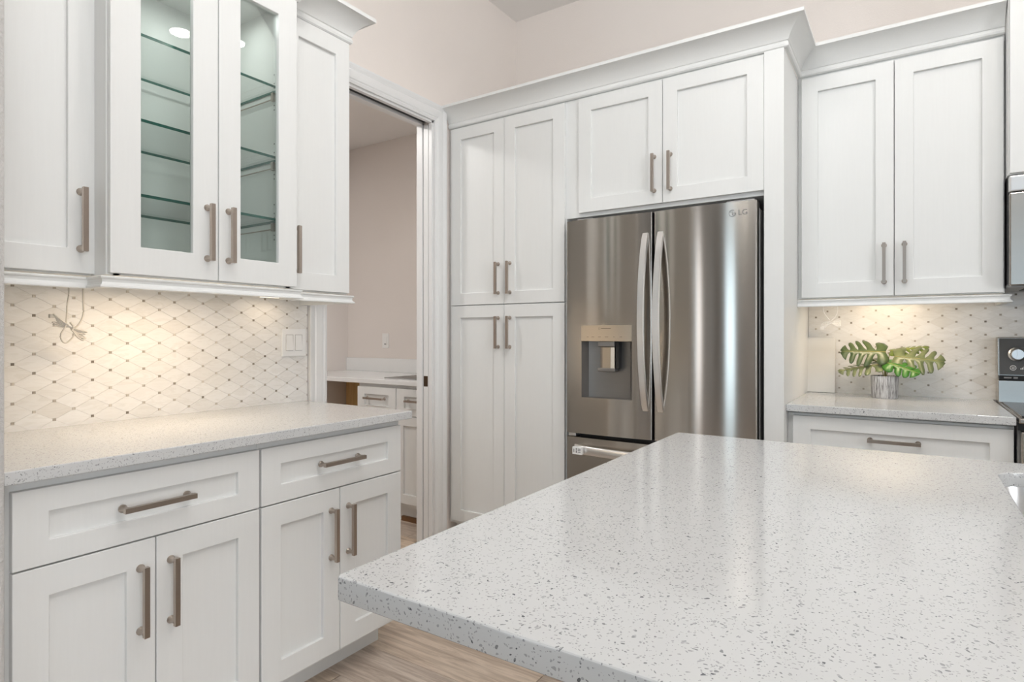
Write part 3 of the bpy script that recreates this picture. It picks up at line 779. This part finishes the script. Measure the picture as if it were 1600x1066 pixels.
bm = bmesh.new(); prism(bm, [(.611, 1.034), (.632, 1.190), (.645, 1.190), (.64, 1.034)], 'x', .008, .747)
face = mk('control_face', bm, plain('slate_panel', (.085, .083, .08), .35, .3), bgd)
for kx in (.066, .155, .60, .69):
    bm = bmesh.new(); lathe(bm, [(.031, 0), (.031, .006), (.026, .010), (.0235, .030), (.021, .034), (0, .034)], 24, close=False)
    bx(bm, -.004, .004, -.02, .02, .034, .040)
    for v in bm.verts: v.co = Vector((kx + v.co.x, .620 - v.co.z * .99, 1.122 + v.co.y))
    mk('knob', bm, STEELH, bgd, smooth=.6)
bm = bmesh.new()
for gx in (.052, .60):
    tube(bm, [(gx + .010 * math.cos(a), .6125, 1.063 + .010 * math.sin(a)) for a in [2 * PI * k / 16 for k in range(17)]], .0012, 5)
    tube(bm, [(gx + .004 * math.cos(a), .6125, 1.063 + .004 * math.sin(a)) for a in [2 * PI * k / 10 for k in range(11)]], .0012, 5)
    for k, hgt in ((.026, .005), (.031, .008), (.037, .012), (.043, .008)): bx(bm, gx + k - .0016, gx + k + .0016, .611, .614, 1.057, 1.057 + hgt)
o = mk('dial_marks', bm, PAPER, bgd); o['kind'] = 'stuff'
mk('display', BX(.26, .50, .611, .63, 1.08, 1.16), BGLASS, bgd)
od = mk('oven_door', BX(.006, .749, .0, .045, .215, .865), STEEL, RG, bevel=.004)
mk('oven_window', BX(.12, .635, -.002, .01, .40, .72), BGLASS, od)
bm = bmesh.new(); tube(bm, [(.06, -.045, .80), (.695, -.045, .80)], .012, 12)
for xk in (.09, .665): tube(bm, [(xk, -.045, .80), (xk, .002, .80)], .008, 8)
mk('handle', bm, STEELH, od, smooth=.6)
mk('storage_drawer', BX(.006, .749, .004, .045, .06, .208), STEEL, RG, bevel=.004)
mk('dark_gap', BX(.001, .754, .03, .05, .866, .893), BLACK, RG)

# ================================================================== LIGHT BARS AND CORDS
def light_bar(label, cx, cy, L, along, power, tilt=0):
    t = thing('under_cabinet_light', label, 'light', (cx, cy, 1.356), PI / 2 if along == 'y' else 0)
    mk('housing', BX(-L / 2, L / 2, -.018, .018, .006, .016), WHITEP, t, bevel=.002)
    mk('diffuser', BX(-L / 2 + .006, L / 2 - .006, -.013, .013, 0, .0065), LEDON, t)
    area('lamp', (0, 0, -.005), (tilt, 0, 0), L - .02, .02, power, WARM, parent=t)
    return t
light_bar('lit white light bar under the glass-door cabinet', -1.975, 1.0, .34, 'y', 2.3)
light_bar('lit white light bar under the narrow cabinet beside doorway', -2.145, 1.50, .14, 'y', .16)
light_bar('lit white light bar under the right wall cabinet', -.09, 3.155, .28, 'x', 1.35, .45)
def smoothpath(p, n=6):
    p = [Vector(q) for q in p]; out = []
    for i in range(len(p) - 1):
        a, b, c, d = p[max(i - 1, 0)], p[i], p[i + 1], p[min(i + 2, len(p) - 1)]
        for k in range(n):
            t = k / n
            out.append(.5 * ((2 * b) + (c - a) * t + (2 * a - 5 * b + 4 * c - d) * t * t + (3 * b - a - 3 * c + d) * t ** 3))
    out.append(p[-1]); return out
SWP = plain('switch_white', (.88, .88, .875), .3, var=.01)
CORD = plain('cord_shaded', (.58, .55, .50), .45)  # white cable greyed in its colour to imitate backlit shade
def cord(label, loc, rot, sc, spec, CORD=CORD):
    t = thing('power_cord', label, 'cord', loc, rot)
    bm = bmesh.new()
    for pth, r in spec['cords']: tube(bm, smoothpath([(x * sc, y, z * sc) for x, y, z in pth]), r, 7)
    mk('cable', bm, CORD, t, smooth=1.2)
    bm = bmesh.new()
    for pth, r in spec['bundle']: tube(bm, smoothpath([(x * sc, y, z * sc) for x, y, z in pth], 5), r, 6)
    mk('bundle', bm, CORD, t, smooth=1.2)
    if 'plug' in spec: mk('plug', BXS(*spec['plug']), CORD, t, bevel=.002)
    return t
# left: hangs from the rail, folded bundle with its plug; local x = +y world, local y into wall
cord('white cord bundle hanging in front of tiles under the far left cabinet', (-2.15, .781, 1.356), PI / 2, 1.0, {
    'cords': [([(.0, 0, 0), (.0, 0, -.03), (-.003, .002, -.06), (-.005, 0, -.09), (-.010, -.004, -.125), (-.022, -.004, -.150), (-.018, -.004, -.170), (-.006, -.002, -.175), (.010, 0, -.160), (.016, 0, -.145)], .0022),
              ([(.039, 0, 0), (.039, 0, -.04), (.040, 0, -.075), (.036, 0, -.10), (.024, 0, -.122), (.008, 0, -.135)], .0026)],
    'bundle': [([(-.002, -.004, -.122), (-.022, -.008 + .004 * k, -.106 - .003 * k), (-.042 + .005 * (k % 3), -.008 + .003 * k, -.088 - .008 * k), (-.020, -.002 + .002 * k, -.110 - .004 * k), (.004, -.005, -.128),
                 (.026, -.006 + .003 * k, -.136 - .003 * k), (.047 - .004 * (k % 3), -.006 + .003 * k, -.142 - .0065 * k), (.024, .0, -.142 - .004 * k), (.002, -.003, -.126)], .0022) for k in range(5)] + [([(.0, -.012, -.112), (.008, -.012, -.125), (.004, -.011, -.138)], .0035)],
    'plug': [(-.050, -.036, -.006, .008, -.100, -.088)]})
cord('white cord tied in a bow under the right wall cabinet', (-.352, 3.32, 1.356), 0, 1.0, {
    'cords': [([(.0, 0, 0), (-.001, 0, -.03), (.010, 0, -.055), (.028, -.002, -.080)], .0022), ([(.058, 0, 0), (.062, 0, -.03), (.052, 0, -.06), (.034, -.002, -.082)], .0022)],
    'bundle': [([(.031, -.003, -.085), (.005, -.003 + .002 * k, -.088 - .007 * k), (-.010, 0, -.100 - .006 * k), (.004, 0, -.104 - .004 * k), (.031, -.002, -.094), (.058, -.002 + .002 * k, -.078 - .007 * k), (.074, 0, -.084 - .007 * k), (.058, 0, -.096 - .004 * k), (.031, -.002, -.090)], .0021) for k in range(4)],
    'plug': [(-.016, .002, -.007, .007, -.125, -.108)]}, SWP)

# ---- switches
SW = thing('light_switch', 'white double rocker switch plate on hutch backsplash', 'switch', (XL + .006, 1.650, 1.172), PI / 2)
mk('plate', BX(-.061, .061, -.008, .0, -.060, .060), SWP, SW, bevel=.003)
for x in (-.023, .023):
    bm = bmesh.new(); prism(bm, [(-.0085, -.033), (-.0125, -.033), (-.0105, 0), (-.0085, .033), (-.006, .033), (-.006, -.033)], 'x', x - .0165, x + .0165)
    mk('rocker', bm, SWP, SW, bevel=.0008)
    bm = frame_bm(x - .0185, x + .0185, -.035, .035, .002, .002, -.0084, -.006); mk('rocker_frame', bm, plain('switch_gap', (.45, .44, .43), .6), SW)

# ---- downlights (two are mirrored in the glass doors; one added to brighten the island)
DL = ['recessed downlight nearer the camera of the two mirrored in glass cabinet doors', 'recessed downlight farther back of the two mirrored in glass cabinet doors', 'recessed downlight over the aisle by the hutch', 'added unseen downlight over the near half of the island', 'recessed downlight over the right end of the island', 'recessed downlight behind the camera on the left', 'recessed downlight behind the camera on the right', 'recessed downlight at the far right of the living area', 'recessed downlight at the far left of the living area']
for i, (x, y, pw) in enumerate(((.62, 2.24, 4.5), (.44, 2.53, 2), (-.80, 1.25, 6.5), (.55, 1.0, 6.5), (1.9, 1.2, 5), (-.9, -.6, 2), (1.5, -.6, 3), (1.6, -2.6, 2), (-.8, -2.6, 2))):
    t = thing('ceiling_light', DL[i], 'light', (x, y, ZC), 0, 'recessed ceiling downlights')
    bm = bmesh.new(); lathe(bm, [(.072, -.004), (.092, -.006), (.096, 0)], 32, close=False); mk('trim_ring', bm, TRIM, t, smooth=.5)
    bm = bmesh.new(); lathe(bm, [(0, -.003), (.073, -.003)], 32, close=False); mk('lens', bm, DISCON, t)
    l = bpy.data.lights.new('lamp', 'AREA'); l.shape = 'DISK'; l.size = .14; l.energy = pw; l.color = LAMP
    lo_ = bpy.data.objects.new('lamp', l); C.objects.link(lo_); lo_.parent = t; lo_.location = (0, 0, -.008)

# ================================================================== COUNTER THINGS
bm = bmesh.new()
def rr(w, h, r, n=6):
    p = [(-w / 2, 0), (w / 2, 0)]
    for cx, a0 in ((w / 2 - r, 0), (-w / 2 + r, PI / 2)): p += [(cx + r * math.cos(a0 + PI / 2 * k / n), h - r + r * math.sin(a0 + PI / 2 * k / n)) for k in range(n + 1)]
    return p
prism(bm, rr(.134, .281, .014), 'y', -.006, .006)
brd = mk('cutting_board', bm, plain('white_board', (.80, .79, .76), .45, var=.01), bevel=.002)
tag(brd, 'plain white board leaning on the tiles left of the plant', 'board')
brd.location = (-.376, YB - .036, .9145); brd.rotation_euler = (math.radians(-5), 0, 0)

PT = thing('potted_plant', 'artificial split-leaf plant in whitewashed grey pot', 'plant', (-.094, 3.262, .914))
bm = bmesh.new(); lathe(bm, [(.050, 0), (.053, .004), (.0565, .098), (.0555, .103), (.0515, .103), (.050, .090)], 32, close=False)
bmf = bm.faces.new([v for v in bm.verts if abs(v.co.z) < 1e-6]); mk('pot', bm, POT, PT, smooth=.7)
bm = bmesh.new(); lathe(bm, [(.051, .084), (.04, .093), (.02, .097), (0, .098)], 24, close=False); mk('soil', bm, SOIL, PT, smooth=1)
def leaf(base, tip, nrm, width, mat, droop=.10, lobes=6, fold=.10, gap=.34):
    base, tip, nrm = Vector(base), Vector(tip), Vector(nrm)
    L = (tip - base).length; X = (tip - base).normalized(); Y = nrm.cross(X).normalized(); Z = X.cross(Y)
    bm = bmesh.new()
    def half(t):           # half width of the heart-shaped outline at rib position t
        return width * L * 1.42 * (t + .07) ** .42 * max(0, 1 - t) ** .62
    def pt(t, s, side):    # t along the rib, s 0..1 outwards; the straps sweep forward to the tip
        h = half(t); x = t * L + L * s * (.24 - .20 * t) - (L * .34 * s * (1 - t / .3) if t < .3 else 0)
        z = -fold * h * s - droop * L * (t * t) - .14 * h * s * s
        return base + X * x + Y * side * h * s + Z * z
    for side in (-1, 1):
        for k in range(lobes):
            t0, t1 = k / lobes, (k + 1) / lobes
            rows_ = []
            for j in range(9):
                s = j / 8; g = 0 if s < .15 else gap * min(1, (s - .15) / .16) * (t1 - t0) / 2
                if k == 0: a, b = t0, t1 - g
                elif k == lobes - 1: a, b = t0 + g, t1 - g * .2
                else: a, b = t0 + g, t1 - g
                if j >= 7 and k < lobes - 1:
                    q = (.10, .30)[j - 7]; a, b = a + (b - a) * q, b - (b - a) * q
                rows_.append([bm.verts.new(pt(a + (b - a) * q / 2, s, side)) for q in range(3)])
            for A2, B2 in zip(rows_, rows_[1:]):
                for q in range(2): bm.faces.new((A2[q], A2[q + 1], B2[q + 1], B2[q]))
    bmesh.ops.remove_doubles(bm, verts=bm.verts, dist=.0002)
    o = mk('leaf', bm, mat, PT, smooth=1.0)
    sd = o.modifiers.new('thickness', 'SOLIDIFY'); sd.thickness = .0008
    bm = bmesh.new(); tube(bm, [pt(k / 8, 0, 1) + Z * .0006 for k in range(9)], [.0013 - .0001 * k for k in range(9)], 5); mk('rib', bm, STEMM, o)
    st = Vector((base.x * .12, base.y * .12, .092)); mid = (st + base) / 2 + Vector((0, 0, .012))
    bm = bmesh.new(); tube(bm, smoothpath([st, mid, base]), .0018, 6); mk('stem', bm, STEMM, o, smooth=1.2)
    return o
Z0 = .105
leaf((.004, -.005, Z0 + .108), (-.172, -.030, Z0 + .112), (.03, -.74, .66), .60, LEAF1, droop=.03, lobes=5, gap=.34, fold=.05)
leaf((-.020, -.02, Z0 + .050), (-.182, -.055, Z0 + .024), (-.08, -.40, .91), .52, LEAF3, droop=.05, lobes=6, gap=.42)
leaf((.040, -.01, Z0 + .088), (.222, -.03, Z0 + .074), (.05, -.72, .69), .60, LEAF3, droop=.04, lobes=5, gap=.36, fold=.05)
leaf((.022, .05, Z0 + .112), (.165, .06, Z0 + .138), (-.1, -.36, .93), .50, LEAF2, droop=.03, lobes=6, gap=.36)
leaf((.010, -.03, Z0 + .060), (.130, -.085, Z0 + .026), (.05, -.66, .74), .50, LEAF4, droop=.10, lobes=4, gap=.12)
leaf((.0, .02, Z0 + .05), (-.07, .07, Z0 + .080), (.1, -.5, .85), .40, LEAF1, droop=.05, lobes=4)

# ================================================================== LAUNDRY ROOM
WQ = plain('plain_white_quartz', (.84, .845, .84), .15, var=.015, vs=60)
def cab_small(label, x0, x1):
    t = thing('laundry_cabinet', label, 'cabinet', (x0, 2.82, 0)); w = x1 - x0
    mk('carcass', BX(0, w, 0, .597, .105, .884), CAB, t, bevel=.001); mk('toe_kick', BX(0, w, .05, .07, 0, .106), CAB, t)
    shaker(t, 'drawer', .003, w - .003, .69, .862, ('h', w / 2, .788), st=.068, ra=.05); shaker(t, 'door', .003, w - .003, .13, .686, st=.06)
    return t
c1 = cab_small('white laundry cabinet left of two, seen above the hutch counter end', -3.112, -2.752)
c2 = cab_small('white laundry cabinet right of two, door seen down to the floor', -2.7515, -2.375)
mk('unfinished_side', BX(-.004, -.0005, .0, .597, .0, .884), PLY, c1)
mk('base_strip', BX(.0, .376, .03, .05, 0, .03), plain('oak_strip', (.20, .10, .04), .5), c2)
pb = mk('plywood_panel', BX(-3.905, -3.118, 3.395, 3.4195, 0, .8835), PLY)
tag(pb, 'raw plywood panel in the open bay under laundry counter', 'panel')
lt = mk('laundry_counter', BX(-3.909, -2.364, 2.785, 3.4195, .884, .914), WQ, bevel=.003)
tag(lt, 'white laundry countertop seen through the doorway', 'countertop')
tag(mk('laundry_backsplash', BX(-3.909, -2.364, 3.400, 3.4195, .9142, 1.020), WQ, bevel=.002), 'low white backsplash strip on the laundry wall', 'backsplash')
bm = BX(-2.965, -2.45, 2.905, 3.24, .9142, .9185)
s2 = thing('laundry_sink', 'grey steel sink set in the laundry counter', 'sink', (0, 0, 0))
mk('rim', frame_bm(0, 1, 0, 1, .1, .1) if False else bm, STEELD, s2, bevel=.002); 
mk('basin_floor', BX(-2.93, -2.485, 2.935, 3.21, .9180, .9188), SATIN, s2)
LS = thing('light_switch', 'white single rocker switch on the laundry wall', 'switch', (-3.47, 3.4198, 1.160))
mk('plate', BX(-.036, .036, -.005, 0, -.058, .058), WHITEP, LS, bevel=.002)
mk('rocker', BX(-.016, .016, -.008, -.004, -.033, .033), WHITEP, LS, bevel=.001)
mk('indicator', BX(-.010, .010, -.0085, -.0078, -.030, -.022), GREYINK, LS)
t = thing('ceiling_light', 'round flush lamp in the laundry ceiling, out of view', 'light', (-3.1, 1.7, 2.75))
bm = bmesh.new(); lathe(bm, [(0, -.02), (.10, -.02), (.12, -.012), (.125, 0)], 28, close=False); mk('lens', bm, DISCON, t, smooth=.6)
l = bpy.data.lights.new('lamp', 'AREA'); l.shape = 'DISK'; l.size = .2; l.energy = 17; l.color = (1, .985, .965)
lo_ = bpy.data.objects.new('lamp', l); C.objects.link(lo_); lo_.parent = t; lo_.location = (0, 0, -.03)
